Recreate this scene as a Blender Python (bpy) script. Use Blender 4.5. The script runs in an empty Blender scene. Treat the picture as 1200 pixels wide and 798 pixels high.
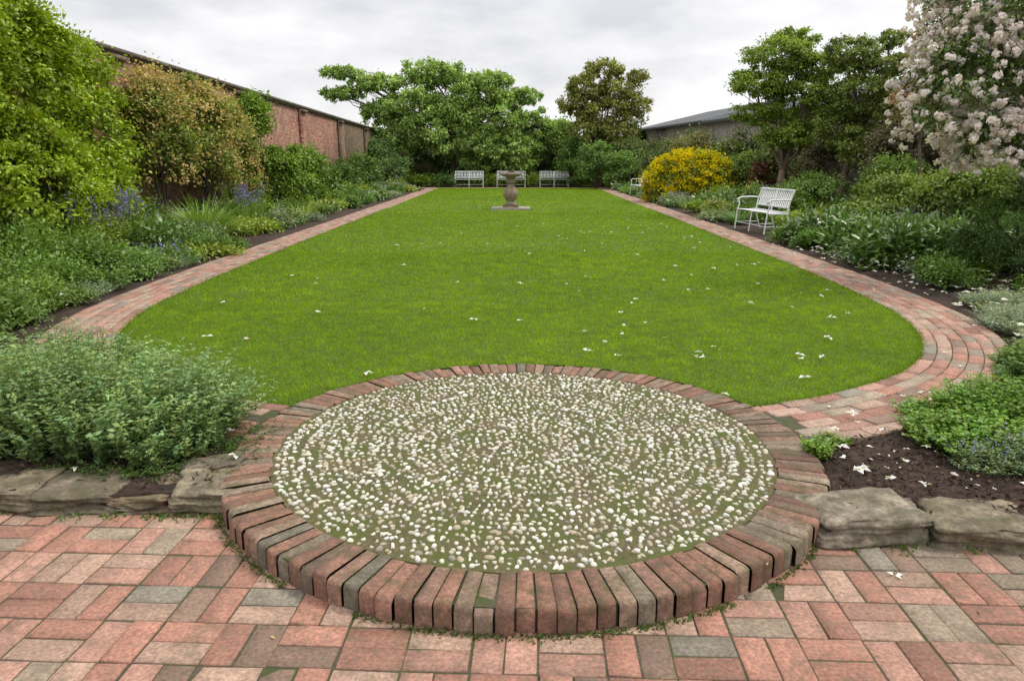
import bpy, bmesh, math, numpy as np
from mathutils import Vector, noise as mn
rng=np.random.default_rng(7)
scene=bpy.context.scene
COL=scene.collection

# ------------------------------------------------------------------ helpers
class Buf:
    def __init__(s): s.v=[];s.f=[];s.c=[];s.n=0
    def add(s,V,F,C):
        V=np.asarray(V,float).reshape(-1,3);F=np.asarray(F,int)
        C=np.asarray(C,float)
        if C.ndim==1: C=np.tile(C,(len(V),1))
        s.v.append(V);s.c.append(C);s.f.append(F+s.n);s.n+=len(V)
    def obj(s,name,mat,parent=None,smooth=False):
        V=np.concatenate(s.v);C=np.concatenate(s.c)
        me=bpy.data.meshes.new(name)
        me.vertices.add(len(V));me.vertices.foreach_set('co',V.ravel())
        loops=np.concatenate([f.ravel() for f in s.f])
        sizes=np.concatenate([np.full(len(f),f.shape[1]) for f in s.f])
        starts=np.concatenate([[0],np.cumsum(sizes)[:-1]])
        me.loops.add(len(loops));me.loops.foreach_set('vertex_index',loops.astype(np.int32))
        me.polygons.add(len(sizes));me.polygons.foreach_set('loop_start',starts.astype(np.int32))
        if smooth: me.polygons.foreach_set('use_smooth',np.ones(len(sizes),bool))
        me.update(calc_edges=True)
        a=me.color_attributes.new('Col','FLOAT_COLOR','POINT')
        a.data.foreach_set('color',np.concatenate([C[:,:3],np.ones((len(C),1))],1).astype(np.float32).ravel())
        me.materials.append(mat)
        o=bpy.data.objects.new(name,me);COL.objects.link(o)
        if parent: o.parent=parent
        return o
def empty(name):
    o=bpy.data.objects.new(name,None);COL.objects.link(o);return o
def nrm(a): return a/np.maximum(np.linalg.norm(a,axis=-1,keepdims=True),1e-9)
def wob(x,y,s=1.0,seed=0.0):
    return (np.sin(x*1.7*s+y*.9*s+seed)+np.sin(-x*1.1*s+y*2.3*s+1.3+seed*2)+.6*np.sin(x*3.9*s+y*3.1*s+.5+seed)+.6*np.sin(x*5.3*s-y*4.7*s+seed*3))/3.2

def leafgeo(buf,P,D,N,L,W,C,fold=.12,droop=.15):
    D=nrm(D);S=nrm(np.cross(D,N));N2=np.cross(S,D)
    L=np.asarray(L).reshape(-1,1)*np.ones((len(P),1));W=np.asarray(W).reshape(-1,1)*np.ones((len(P),1))
    v0=P;v1=P+D*L*.45+S*W*.5+N2*fold*W;v3=P+D*L*.45-S*W*.5+N2*fold*W;v2=P+D*L-N2*droop*L
    V=np.stack([v0,v1,v2,v3],1).reshape(-1,3)
    n=len(P);F=(np.arange(n)*4)[:,None]+np.array([0,1,2,3])
    buf.add(V,F,np.repeat(C,4,0))
def bladegeo(buf,P,D,L,W,bend,C,seg=3):
    n=len(P);L=np.ones(n)*L;W=np.ones(n)*W
    H=D.copy();H[:,2]=0;H=nrm(H+1e-6)
    S=nrm(np.cross(H,np.array([0,0,1.])))
    rows=[];p=P.copy();d=nrm(D)
    for i in range(seg+1):
        w=W*(1-(i/seg)**1.6)*.5+ (0.0008)
        rows.append(p+S*w[:,None]);rows.append(p-S*w[:,None])
        d=nrm(d+(H*1.0-np.array([0,0,.55]))*(bend/seg if np.isscalar(bend) else (bend/seg)[:,None]))
        p=p+d*(L/seg)[:,None]
    V=np.stack(rows,1).reshape(-1,3);k=2*(seg+1)
    F=[]
    for i in range(seg):
        F.append((np.arange(n)*k)[:,None]+np.array([2*i,2*i+1,2*i+3,2*i+2]))
    buf.add(V,np.concatenate(F),np.repeat(C,k,0))
def tube(buf,pts,rad,col,sides=7):
    pts=np.asarray(pts,float);m=len(pts);rad=np.asarray(rad)*np.ones(m)
    T=np.gradient(pts,axis=0);T=nrm(T)
    up=np.array([0.31,.17,.93]);A=nrm(np.cross(T,up));B=np.cross(T,A)
    an=np.arange(sides)/sides*2*math.pi
    V=pts[:,None]+rad[:,None,None]*(np.cos(an)[None,:,None]*A[:,None]+np.sin(an)[None,:,None]*B[:,None])
    F=[]
    for i in range(m-1):
        for j in range(sides):
            F.append([i*sides+j,i*sides+(j+1)%sides,(i+1)*sides+(j+1)%sides,(i+1)*sides+j])
    buf.add(V.reshape(-1,3),F,col)
    buf.add(V[-1],[list(range(sides))],col);buf.add(V[0],[list(range(sides))],col)
def bar(buf,p,q,w,h,col,up=(0,0,1)):
    p=np.array(p,float);q=np.array(q,float);d=nrm(q-p);u=np.array(up,float)
    if abs(np.dot(d,u))>.95:u=np.array([0,1.,0])
    s=nrm(np.cross(d,u));t=np.cross(s,d)
    V=[a+s*i*w/2+t*j*h/2 for a in(p,q) for i,j in((-1,-1),(1,-1),(1,1),(-1,1))]
    buf.add(V,[[0,1,2,3],[4,5,6,7],[0,1,5,4],[1,2,6,5],[2,3,7,6],[3,0,4,7]],col)
def vary(col,n,amt=.2,yel=.15,r=rng):
    c=np.tile(np.array(col,float),(n,1))
    k=1+amt*r.uniform(-1,1,(n,1));y=yel*r.uniform(-1,1,n)
    c=c*k;c[:,0]*=1+y;c[:,2]*=1-y
    return np.clip(c,0.002,1)

# ------------------------------------------------------------------ materials
def newmat(name):
    m=bpy.data.materials.new(name);m.use_nodes=True;nt=m.node_tree
    for n in list(nt.nodes):
        if n.type!='OUTPUT_MATERIAL':nt.nodes.remove(n)
    out=[n for n in nt.nodes if n.type=='OUTPUT_MATERIAL'][0]
    return m,nt,out
def nd(nt,t,**k):
    n=nt.nodes.new(t)
    for a,b in k.items(): setattr(n,a,b)
    return n
def noise_node(nt,scale,detail=6,rough=.6,vec=None):
    n=nd(nt,'ShaderNodeTexNoise');n.inputs['Scale'].default_value=scale;n.inputs['Detail'].default_value=detail;n.inputs['Roughness'].default_value=rough
    if vec is None:
        tc=nd(nt,'ShaderNodeTexCoord');vec=tc.outputs['Object']
    nt.links.new(vec,n.inputs['Vector']);return n
def maprange(nt,src,a,b,c,d):
    m=nd(nt,'ShaderNodeMapRange');m.inputs[1].default_value=a;m.inputs[2].default_value=b;m.inputs[3].default_value=c;m.inputs[4].default_value=d
    nt.links.new(src,m.inputs[0]);return m.outputs[0]
def scalecol(nt,colsock,valsock):
    v=nd(nt,'ShaderNodeVectorMath',operation='SCALE');nt.links.new(colsock,v.inputs[0]);nt.links.new(valsock,v.inputs['Scale']);return v.outputs[0]
def mixcol(nt,fac,a,b):
    m=nd(nt,'ShaderNodeMix',data_type='RGBA')
    if hasattr(fac,'links'): nt.links.new(fac,m.inputs[0])
    else: m.inputs[0].default_value=fac
    for s,i in((a,6),(b,7)):
        if hasattr(s,'links'): nt.links.new(s,m.inputs[i])
        else: m.inputs[i].default_value=(*s,1)
    return m.outputs[2]
def surf_mat(name,base=None,rough=.85,n1=(30,.75,1.25),n2=None,moss=None,bump=(60,.004),spec=.3,grime=None):
    m,nt,out=newmat(name)
    if base is None:
        a=nd(nt,'ShaderNodeAttribute',attribute_name='Col');c=a.outputs['Color']
    else:
        a=nd(nt,'ShaderNodeRGB');a.outputs[0].default_value=(*base,1);c=a.outputs[0]
    n=noise_node(nt,n1[0],4);c=scalecol(nt,c,maprange(nt,n.outputs[0],.3,.7,n1[1],n1[2]))
    if n2:
        n=noise_node(nt,n2[0],4);c=scalecol(nt,c,maprange(nt,n.outputs[0],.3,.7,n2[1],n2[2]))
    if grime:
        n=noise_node(nt,grime[0],6,.75);c=mixcol(nt,maprange(nt,n.outputs[0],grime[1],grime[2],0,grime[4]),c,grime[3])
    if moss:
        n=noise_node(nt,moss[0],6,.7);c=mixcol(nt,maprange(nt,n.outputs[0],moss[1],moss[2],0,moss[4] if len(moss)>4 else .9),c,moss[3])
    b=nd(nt,'ShaderNodeBsdfPrincipled');b.inputs['Roughness'].default_value=rough;b.inputs['Specular IOR Level'].default_value=spec
    nt.links.new(c,b.inputs['Base Color'])
    nb=noise_node(nt,bump[0],6,.7);bp=nd(nt,'ShaderNodeBump');bp.inputs['Distance'].default_value=bump[1];bp.inputs['Strength'].default_value=.8
    nt.links.new(nb.outputs[0],bp.inputs['Height']);nt.links.new(bp.outputs[0],b.inputs['Normal'])
    nt.links.new(b.outputs[0],out.inputs[0]);return m
def leaf_mat(name,trans=.3,rough=.5,gloss=.06,gain=1.0):
    m,nt,out=newmat(name)
    a=nd(nt,'ShaderNodeAttribute',attribute_name='Col')
    v0=nd(nt,'ShaderNodeVectorMath',operation='SCALE');v0.inputs['Scale'].default_value=gain;nt.links.new(a.outputs['Color'],v0.inputs[0])
    b=nd(nt,'ShaderNodeBsdfDiffuse');nt.links.new(v0.outputs[0],b.inputs['Color'])
    t=nd(nt,'ShaderNodeBsdfTranslucent');mx=nd(nt,'ShaderNodeMixShader');mx.inputs[0].default_value=trans
    v=nd(nt,'ShaderNodeVectorMath',operation='MULTIPLY');v.inputs[1].default_value=(1.35*gain,1.45*gain,.7*gain);nt.links.new(a.outputs['Color'],v.inputs[0]);nt.links.new(v.outputs[0],t.inputs['Color'])
    nt.links.new(b.outputs[0],mx.inputs[1]);nt.links.new(t.outputs[0],mx.inputs[2]);res=mx.outputs[0]
    if gloss>0:
        g=nd(nt,'ShaderNodeBsdfGlossy');g.inputs['Roughness'].default_value=rough;g.inputs['Color'].default_value=(1,1,1,1)
        m2=nd(nt,'ShaderNodeMixShader');m2.inputs[0].default_value=gloss;nt.links.new(res,m2.inputs[1]);nt.links.new(g.outputs[0],m2.inputs[2]);res=m2.outputs[0]
    nt.links.new(res,out.inputs[0]);return m
M_leaf=leaf_mat('leaf',.25,.5,.03,1.3);M_gloss=leaf_mat('glossy_leaf',.15,.38,.07,1.25);M_grass=leaf_mat('grass_blade',.3,.55,0,1.0);M_petal=leaf_mat('petal',.25,.6,0)
M_bark=surf_mat('bark',None,.9,(12,.6,1.3),bump=(30,.02))
M_brick=surf_mat('paving_brick',None,.85,(70,.62,1.32),(9,.8,1.15),(4,.54,.70,(.085,.08,.045),.65),(140,.003),grime=(24,.47,.72,(.14,.115,.085),.68))
M_ring=surf_mat('kerb_brick',None,.88,(70,.6,1.35),(11,.68,1.25),(9,.50,.68,(.075,.078,.03),.8),(110,.008),grime=(26,.42,.70,(.11,.085,.06),.8))
M_mortar=surf_mat('mossy_joint',(.075,.062,.044),.95,(40,.6,1.4),moss=(6,.43,.62,(.05,.07,.015)),bump=(90,.006))
M_soil=surf_mat('bed_soil',(.045,.029,.02),.95,(25,.5,1.6),(2.5,.75,1.25),bump=(50,.03))
M_cobbed=surf_mat('cobble_mortar',(.115,.092,.05),.95,(60,.5,1.4),(4,.75,1.25),(5,.36,.60,(.07,.088,.016)),(110,.006))
M_cob=surf_mat('pebble',None,.6,(120,.7,1.15),bump=(80,.001),spec=.35)
M_stone=surf_mat('rockery_stone',None,.9,(10,.5,1.4),(45,.7,1.25),(6,.48,.66,(.08,.08,.035),.85),(22,.025),grime=(14,.45,.66,(.075,.06,.045),.75))
M_white=surf_mat('white_paint',(.74,.75,.74),.5,(20,.93,1.03),bump=(60,.0005))
M_dial=surf_mat('sundial_stone',(.25,.2,.14),.9,(14,.65,1.3),moss=(9,.5,.7,(.12,.12,.06),.7),bump=(50,.006))
M_coping=surf_mat('wall_coping',(.13,.11,.085),.9,(6,.6,1.3),moss=(3,.5,.7,(.2,.19,.13),.8),bump=(20,.02))

def brick_wall_mat(name,c1,c2,mort,patch,pale,axis='Y',bw=.225,rh=.075):
    m,nt,out=newmat(name)
    tc=nd(nt,'ShaderNodeTexCoord');sp=nd(nt,'ShaderNodeSeparateXYZ');cb=nd(nt,'ShaderNodeCombineXYZ')
    nt.links.new(tc.outputs['Object'],sp.inputs[0]);nt.links.new(sp.outputs[axis],cb.inputs['X']);nt.links.new(sp.outputs['Z'],cb.inputs['Y'])
    b=nd(nt,'ShaderNodeTexBrick');b.inputs['Scale'].default_value=1;b.inputs['Brick Width'].default_value=bw;b.inputs['Row Height'].default_value=rh;b.inputs['Mortar Size'].default_value=.008;b.inputs['Bias'].default_value=0
    b.inputs['Color1'].default_value=(*c1,1);b.inputs['Color2'].default_value=(*c2,1);b.inputs['Mortar'].default_value=(*mort,1)
    nt.links.new(cb.outputs[0],b.inputs['Vector'])
    mp=nd(nt,'ShaderNodeMapping');mp.inputs['Scale'].default_value=(4.5,13,1);nt.links.new(cb.outputs[0],mp.inputs[0])
    n=noise_node(nt,1.0,2,.5,mp.outputs[0]);c=scalecol(nt,b.outputs['Color'],maprange(nt,n.outputs[0],.32,.68,.5,1.5))
    n=noise_node(nt,.9,8,.75);c=mixcol(nt,maprange(nt,n.outputs[0],.42,.62,0,.8),c,patch)
    n=noise_node(nt,1.7,8,.8);c=mixcol(nt,maprange(nt,n.outputs[0],.52,.68,0,.75),c,pale)
    n=noise_node(nt,9,6,.7);c=scalecol(nt,c,maprange(nt,n.outputs[0],.3,.7,.6,1.35))
    p=nd(nt,'ShaderNodeBsdfPrincipled');p.inputs['Roughness'].default_value=.9;nt.links.new(c,p.inputs['Base Color'])
    bp=nd(nt,'ShaderNodeBump');bp.inputs['Distance'].default_value=.01;nt.links.new(b.outputs['Fac'],bp.inputs['Height']);bp.invert=True
    nt.links.new(bp.outputs[0],p.inputs['Normal']);nt.links.new(p.outputs[0],out.inputs[0]);return m
M_wall=brick_wall_mat('old_red_brick',(.30,.10,.058),(.38,.17,.11),(.33,.27,.21),(.18,.09,.06),(.38,.29,.22))
M_wall2=brick_wall_mat('brown_stone_brick',(.15,.10,.055),(.2,.14,.08),(.17,.13,.1),(.09,.075,.04),(.2,.16,.1))
M_wall3=brick_wall_mat('grey_stone',(.15,.13,.10),(.2,.17,.13),(.2,.18,.15),(.11,.11,.07),(.2,.17,.12),bw=.4,rh=.14)
M_slate=surf_mat('slate_roof',(.17,.18,.19),.7,(5,.75,1.2),bump=(30,.01))
M_fascia=surf_mat('dark_fascia',(.05,.05,.05),.7)

# ------------------------------------------------------------------ layout curves
CX,CY,RI,RO=.03,3.65,1.285,1.512
half=np.array([(1.25,4.165),(1.55,4.26),(1.9,4.40),(2.35,4.67),(2.88,5.12),(3.4,5.95),(3.72,7.0),(3.88,8.6),(3.96,11),(4.05,17),(4.2,28),(4.4,41)])
def resample(P,step):
    Q=[]
    PP=np.vstack([2*P[0]-P[1],P,2*P[-1]-P[-2]])
    for i in range(1,len(PP)-2):
        p0,p1,p2,p3=PP[i-1:i+3]
        a=[0]; 
        for u,v in((p0,p1),(p1,p2),(p2,p3)): a.append(a[-1]+max(np.linalg.norm(v-u),1e-6)**.5)
        for k in range(60):
            t=a[1]+(a[2]-a[1])*k/60
            A1=(a[1]-t)/(a[1]-a[0])*p0+(t-a[0])/(a[1]-a[0])*p1
            A2=(a[2]-t)/(a[2]-a[1])*p1+(t-a[1])/(a[2]-a[1])*p2
            A3=(a[3]-t)/(a[3]-a[2])*p2+(t-a[2])/(a[3]-a[2])*p3
            B1=(a[2]-t)/(a[2]-a[0])*A1+(t-a[0])/(a[2]-a[0])*A2
            B2=(a[3]-t)/(a[3]-a[1])*A2+(t-a[1])/(a[3]-a[1])*A3
            Q.append((a[2]-t)/(a[2]-a[1])*B1+(t-a[1])/(a[2]-a[1])*B2)
    Q.append(P[-1]);Q=np.array(Q)
    s=np.concatenate([[0],np.cumsum(np.linalg.norm(np.diff(Q,axis=0),axis=1))])
    n=int(s[-1]/step);t=np.linspace(0,s[-1],n+1)
    return np.stack([np.interp(t,s,Q[:,0]),np.interp(t,s,Q[:,1])],1)
curve=resample(half,.05)
tan=nrm(np.gradient(curve,axis=0));nor=np.stack([tan[:,1],-tan[:,0]],1)
PW=.63
outer=curve+nor*PW
def mirror(P): Q=P.copy();Q[:,0]=2*CX-Q[:,0]-.04;return Q
def inpoly(x,y,poly):
    x=np.asarray(x);y=np.asarray(y);c=np.zeros(x.shape,bool);j=len(poly)-1
    for i in range(len(poly)):
        xi,yi=poly[i];xj,yj=poly[j]
        if yi!=yj:
            m=((yi>y)!=(yj>y))&(x<(xj-xi)*(y-yi)/(yj-yi)+xi);c^=m
        j=i
    return c
cr=curve[np.hypot(curve[:,0]-CX,curve[:,1]-CY)>RO-.01]
cl=mirror(cr)
a0=math.atan2(cr[0,1]-CY,cr[0,0]-CX);a1=math.atan2(cl[0,1]-CY,cl[0,0]-CX)
arc=np.array([(CX+(RO-.005)*math.cos(a),CY+(RO-.005)*math.sin(a)) for a in np.linspace(a1,a0,60)])
lawnpoly=np.vstack([cr[::3],cl[::-3],arc])
outpoly=np.vstack([outer[::4],mirror(outer)[::-4]])
def vnoise(x,y,cell,seed):
    r=np.random.default_rng(seed).uniform(-1,1,(512,512));u=x/cell+100;v=y/cell+100
    i=np.floor(u).astype(int);j=np.floor(v).astype(int);fu=u-i;fv=v-j;fu=fu*fu*(3-2*fu);fv=fv*fv*(3-2*fv)
    g=lambda a,c:r[a%512,c%512]
    return (g(i,j)*(1-fu)+g(i+1,j)*fu)*(1-fv)+(g(i,j+1)*(1-fu)+g(i+1,j+1)*fu)*fv

# ------------------------------------------------------------------ ground
b=Buf();b.add([(-400,-60,-.17),(400,-60,-.17),(400,700,-.17),(-400,700,-.17)],[[0,1,2,3]],(1,1,1))
M_ground=surf_mat('ground_turf',(.06,.085,.025),.95,(.5,.7,1.3));b.obj('ground',M_ground)
def front(x): return np.where(x<0,3.03,2.78)
xs=np.linspace(-14,14,281)
ys=np.concatenate([[0,0],np.linspace(0,1,60)**1.0*6,np.linspace(6.3,50,150)])
X,Yr=np.meshgrid(xs,ys);Y=Yr+front(X)
inn=inpoly(X,Y,outpoly)|(np.hypot(X-CX,Y-CY)<1.55)
Z=np.where(inn,-.06,-.02+.03*wob(X*3,Y*3)+.015*wob(X*11,Y*9,1,2))
Z[0]=-.2
V=np.stack([X,Y,Z],-1).reshape(-1,3);w=len(xs)
ii,jj=np.meshgrid(np.arange(len(ys)-1),np.arange(w-1),indexing='ij');q=(ii*w+jj).ravel()
b=Buf();b.add(V,np.stack([q,q+1,q+w+1,q+w],1),(1,1,1));b.obj('flower_bed_soil',M_soil,smooth=True)
b=Buf();n=18000
mx=np.concatenate([rng.uniform(1.3,4.2,n//2),rng.uniform(-4,-1.2,n//6),rng.uniform(4.6,7,n//3)])
my=np.concatenate([rng.uniform(2.8,4.6,n//2),rng.uniform(3.0,4.4,n//6),rng.uniform(6,14,n//3)])
ok=~inpoly(mx,my,outpoly)&(np.hypot(mx-CX,my-CY)>1.53)&(my>front(mx)+.03);mx=mx[ok];my=my[ok];k=len(mx)
P=np.stack([mx,my,-.015+.03*wob(mx*3,my*3)+.015*wob(mx*11,my*9,1,2)+rng.uniform(0,.012,k)],1)
D=rng.normal(size=(k,3));D[:,2]*=.35;N=rng.normal(size=(k,3))*.5+[0,0,1]
leafgeo(b,P,D,N,rng.uniform(.01,.045,k),rng.uniform(.006,.018,k),vary((.062,.038,.025),k,.6,.1));b.obj('bark_mulch',M_bark)

# lawn sheet
me=bpy.data.meshes.new('lawn');bm=bmesh.new()
vs=[bm.verts.new((x,y,-.006)) for x,y in lawnpoly];bm.faces.new(vs);bmesh.ops.triangulate(bm,faces=bm.faces[:]);bm.to_mesh(me);bm.free()
for p in me.polygons:
    if p.normal.z<0:p.flip()
M_lawn=surf_mat('lawn_turf',(.08,.135,.010),.95,(45,.5,1.5),(1.2,.85,1.15),bump=(120,.02))
me.materials.append(M_lawn);lawn=bpy.data.objects.new('lawn',me);COL.objects.link(lawn)
b=Buf()
for y0,y1,dens,wd,hh in((4,7.5,7500,.0045,.026),(7.5,12,3000,.008,.03),(12,22,900,.015,.032),(22,41,260,.03,.036)):
    n=int((y1-y0)*9.2*dens);x=rng.uniform(-4.6,4.6,n);y=rng.uniform(y0,y1,n)
    ok=inpoly(x,y,lawnpoly);x=x[ok];y=y[ok];n=len(x)
    xr=x*.8+y*.6;yr=-x*.6+y*.8
    cl1=vnoise(x,y,.07,1);cl2=.6*vnoise(xr,yr,.23,2)+.5*vnoise(x,y,.13,4);cl3=.6*vnoise(xr,yr,1.9,3)+.5*vnoise(x,y,.8,5)
    P=np.stack([x,y,np.full(n,-.006)],1);D=rng.normal(size=(n,3))*.6;D[:,2]=1
    D=nrm(D);L=hh*rng.uniform(.5,1.25,n)*(1+.35*cl1+.25*cl2);S=nrm(rng.normal(size=(n,3))*[1,1,0])
    ww=wd*rng.uniform(.6,1.3,n)[:,None]
    V=np.stack([P-S*ww/2,P+S*ww/2,P+D*L[:,None]],1).reshape(-1,3)
    c=vary((.188,.30,.011),n,.36,.25)*(1+.28*cl1+.20*cl2+.11*cl3)[:,None]
    yl=np.clip(cl3+cl2*.5,-1,1)[:,None];c=c*(1+yl*np.array([.13,.03,.1]))
    dry=rng.random(n)<.06;c[dry]=[.32,.29,.09]
    b.add(V,np.arange(n*3).reshape(-1,3),np.repeat(np.clip(c,.003,1),3,0))
bd=np.vstack([cr[:400:1],cl[:400:1],arc]);idx=rng.integers(0,len(bd),12000)
P2=bd[idx]+rng.normal(0,.014,(12000,2))
ok=np.hypot(P2[:,0]-CX,P2[:,1]-CY)>RO-.012;P2=P2[ok];m_=len(P2)
P=np.stack([P2[:,0],P2[:,1],np.full(m_,-.008)],1)
D=rng.normal(size=(m_,3))*.8;D[:,2]=1;D=nrm(D);L=rng.uniform(.015,.055,m_)[:,None];S=nrm(rng.normal(size=(m_,3))*[1,1,0])*.003
V=np.stack([P-S,P+S,P+D*L],1).reshape(-1,3);b.add(V,np.arange(m_*3).reshape(-1,3),np.repeat(vary((.13,.21,.015),m_,.35),3,0))
b.obj('lawn_grass',M_grass,lawn)

# ------------------------------------------------------------------ brick builder
PAL=np.array([(.335,.165,.115),(.37,.205,.15),(.27,.135,.095),(.36,.235,.17),(.27,.21,.15),(.215,.19,.145),(.31,.235,.17),(.215,.14,.10)])
def brickcol(pw): 
    c=PAL[rng.choice(len(PAL),p=pw)]*rng.uniform(.82,1.16);return c
def brick(buf,c4,ztop,depth,bev,col,tilt=(0,0)):
    c4=np.asarray(c4,float);ce=c4.mean(0);d=c4-ce;ln=np.linalg.norm(d,axis=1,keepdims=True)
    c4=c4+rng.normal(0,.0012,c4.shape)
    ins=ce+d*(1-bev*1.3/ln)
    zo=d@np.array(tilt)
    V=[(*p,ztop-depth) for p in c4]+[(*c4[i],ztop-bev*.8+zo[i]) for i in range(4)]+[(*ins[i],ztop+zo[i]) for i in range(4)]
    F=[]
    for i in range(4):
        j=(i+1)%4;F.append([i,j,4+j,4+i]);F.append([4+i,4+j,8+j,8+i])
    F.append([8,9,10,11]);buf.add(V,F,col)
b=Buf();pw=np.array([.30,.22,.12,.18,.05,.03,.03,.07]);pw/=pw.sum()
pwg=np.array([.18,.14,.12,.13,.15,.11,.06,.11]);pwg/=pwg.sum()
blk=.216;g=.0032;rot=math.radians(-2.0);cr_,sr_=math.cos(rot),math.sin(rot)
for i in range(-27,28):
    for j in range(-4,20):
        x0=i*blk;y0=j*blk
        vert=(i+j)%2==0
        if rng.random()<.12: vert=not vert
        for k in range(2):
            if vert: r=(x0+k*blk/2,y0,x0+(k+1)*blk/2,y0+blk)
            else: r=(x0,y0+k*blk/2,x0+blk,y0+(k+1)*blk/2)
            jx,jy=rng.normal(0,.0015,2)
            c=[(r[0]+g+jx,r[1]+g+jy),(r[2]-g+jx,r[1]+g+jy),(r[2]-g+jx,r[3]-g+jy),(r[0]+g+jx,r[3]-g+jy)]
            c=[(px*cr_-py*sr_,px*sr_+py*cr_) for px,py in c]
            cx_,cy_=np.mean(c,0)
            if cy_>3.25: continue
            if np.hypot(cx_-CX,cy_-CY)<RO-.14: continue
            gp=np.clip(.2+.45*wob(cx_*1.3,cy_*1.7,1,5)+.2*cx_,0,1)
            brick(b,c,-.1+rng.normal(0,.0014),.05,.0035,brickcol(pwg if rng.random()<gp else pw)*(1-.12*np.clip(cx_*.5,0,1)),rng.normal(0,.011,2))
patio=b.obj('brick_patio',M_brick)
b=Buf();b.add([(-9,-3,-.1045),(9,-3,-.1045),(9,3.25,-.1045),(-9,3.25,-.1045)],[[0,1,2,3]],(1,1,1));b.obj('joint_bed',M_mortar,patio)
pw2=np.array([.18,.22,.07,.28,.09,.04,.10,.03]);pw2/=pw2.sum()
for side in(1,-1):
    base=curve;L=np.concatenate([[0],np.cumsum(np.linalg.norm(np.diff(base,axis=0),axis=1))])
    def pt(s,o):
        x=np.interp(s,L,base[:,0]);y=np.interp(s,L,base[:,1]);nx=np.interp(s,L,nor[:,0]);ny=np.interp(s,L,nor[:,1])
        q=(x+nx*o,y+ny*o)
        return q if side==1 else (2*CX-.04-q[0],q[1])
    b=Buf();nc=6;cw=PW/nc;g=.0035
    for c in range(nc):
        s=rng.uniform(-.0,.2)+(.11 if c%2 else 0)
        while s<L[-1]-.25:
            ln=.222
            o0=c*cw+g;o1=(c+1)*cw-g;q=[pt(s+g*.8,o0),pt(s+g*.8,o1),pt(s+ln-g*.8,o1),pt(s+ln-g*.8,o0)]
            if side==-1:q=q[::-1]
            md=min(np.hypot(p[0]-CX,p[1]-CY) for p in q)
            if md>RO-.05:
                brick(b,q,rng.normal(0,.0015)-(.004 if md<RO+.01 else 0),.04,.004,brickcol(pw2)*np.array([1.0,1.03,1.06]),rng.normal(0,.008,2))
            s+=ln
    po=b.obj('brick_path',M_brick)
    bb=Buf();m=len(base);A=np.array([[*pt(s,-.004),-.009] for s in L]);B=np.array([[*pt(s,PW+.004),-.009] for s in L])
    V=np.stack([A,B],1).reshape(-1,3);q=np.arange(m-1)*2
    bb.add(V,np.stack([q,q+1,q+3,q+2],1),(1,1,1));bb.obj('joint_bed',M_mortar,po)
b=Buf()
for j in range(7):
    for i in range(56):
        x0=-6.2+i*.222+(.11 if j%2 else 0);y0=41.1+j*.11
        brick(b,[(x0,y0),(x0+.21,y0),(x0+.21,y0+.1),(x0,y0+.1)],.0,.06,.004,brickcol(pw2))
b.obj('brick_path',M_brick)

# ------------------------------------------------------------------ raised cobbled circle
root=empty('cobbled_circle')
b=Buf();NB=134
prof=np.array([(RI,-.11),(RI,-.006),(RI+.006,0),(RO-.022,0),(RO-.008,-.0035),(RO-.002,-.010),(RO,-.022),(RO,-.135)])
for i in range(NB):
    a=i/NB*2*math.pi+rng.normal(0,.0014);wdt=2*math.pi/NB;gap=.0045
    st=[(a+gap/2,-.0045,.0),(a+gap/2+.0022,0,0),(a+wdt-gap/2-.0022,0,0),(a+wdt-gap/2,-.0045,0)]
    jr=rng.normal(0,.006);jz=rng.normal(0,.0025);tz=rng.normal(0,.05);chip=max(0,rng.normal(0,.007))
    V=[]
    for an,dz,_ in st:
        ch=chip*rng.uniform(.2,1.4)
        for k,(r,z) in enumerate(prof):
            rr=r+jr;zz=z+jz+(dz if 0<k<7 else 0)+tz*(an-a)*.5
            if dz<0 and k>=4: rr-=.003
            if k in(3,4,5): zz-=ch*.6;rr-=ch*.5
            V.append((CX+rr*math.cos(an),CY+rr*math.sin(an),zz))
    np_=len(prof);F=[]
    for s in range(3):
        for k in range(np_-1): F.append([s*np_+k,s*np_+k+1,(s+1)*np_+k+1,(s+1)*np_+k])
    pwr=np.array([.20,.16,.15,.18,.10,.04,.10,.09]);pwr/=pwr.sum()
    col=brickcol(pwr)*np.array([.82,.84,.82])
    b.add(V,F,col)
    n0=b.n-len(V);b.f.append(np.array([[n0+k for k in range(np_)],[n0+3*np_+k for k in range(np_-1,-1,-1)]]))
b.obj('brick_kerb',M_ring,root)
b=Buf()
def disc(buf,r,z,zb,seg=180):
    an=np.arange(seg)/seg*2*math.pi
    T=np.stack([CX+r*np.cos(an),CY+r*np.sin(an),np.full(seg,z)],1);Bm=T.copy();Bm[:,2]=zb
    buf.add(np.vstack([T,Bm]),[[i,(i+1)%seg,seg+(i+1)%seg,seg+i] for i in range(seg)],(1,1,1));buf.add(T,[list(range(seg))],(1,1,1))
disc(b,RO-.018,-.011,-.16);b.obj('kerb_core',M_mortar,root)
b=Buf();disc(b,RI+.002,-.007,-.05);b.obj('cobble_bed',M_cobbed,root)
bm=bmesh.new();bmesh.ops.create_icosphere(bm,subdivisions=2,radius=1);IV=np.array([v.co[:] for v in bm.verts]);IF=np.array([[v.index for v in f.verts] for f in bm.faces]);bm.free()
b=Buf();r=.02;allp=[]
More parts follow.
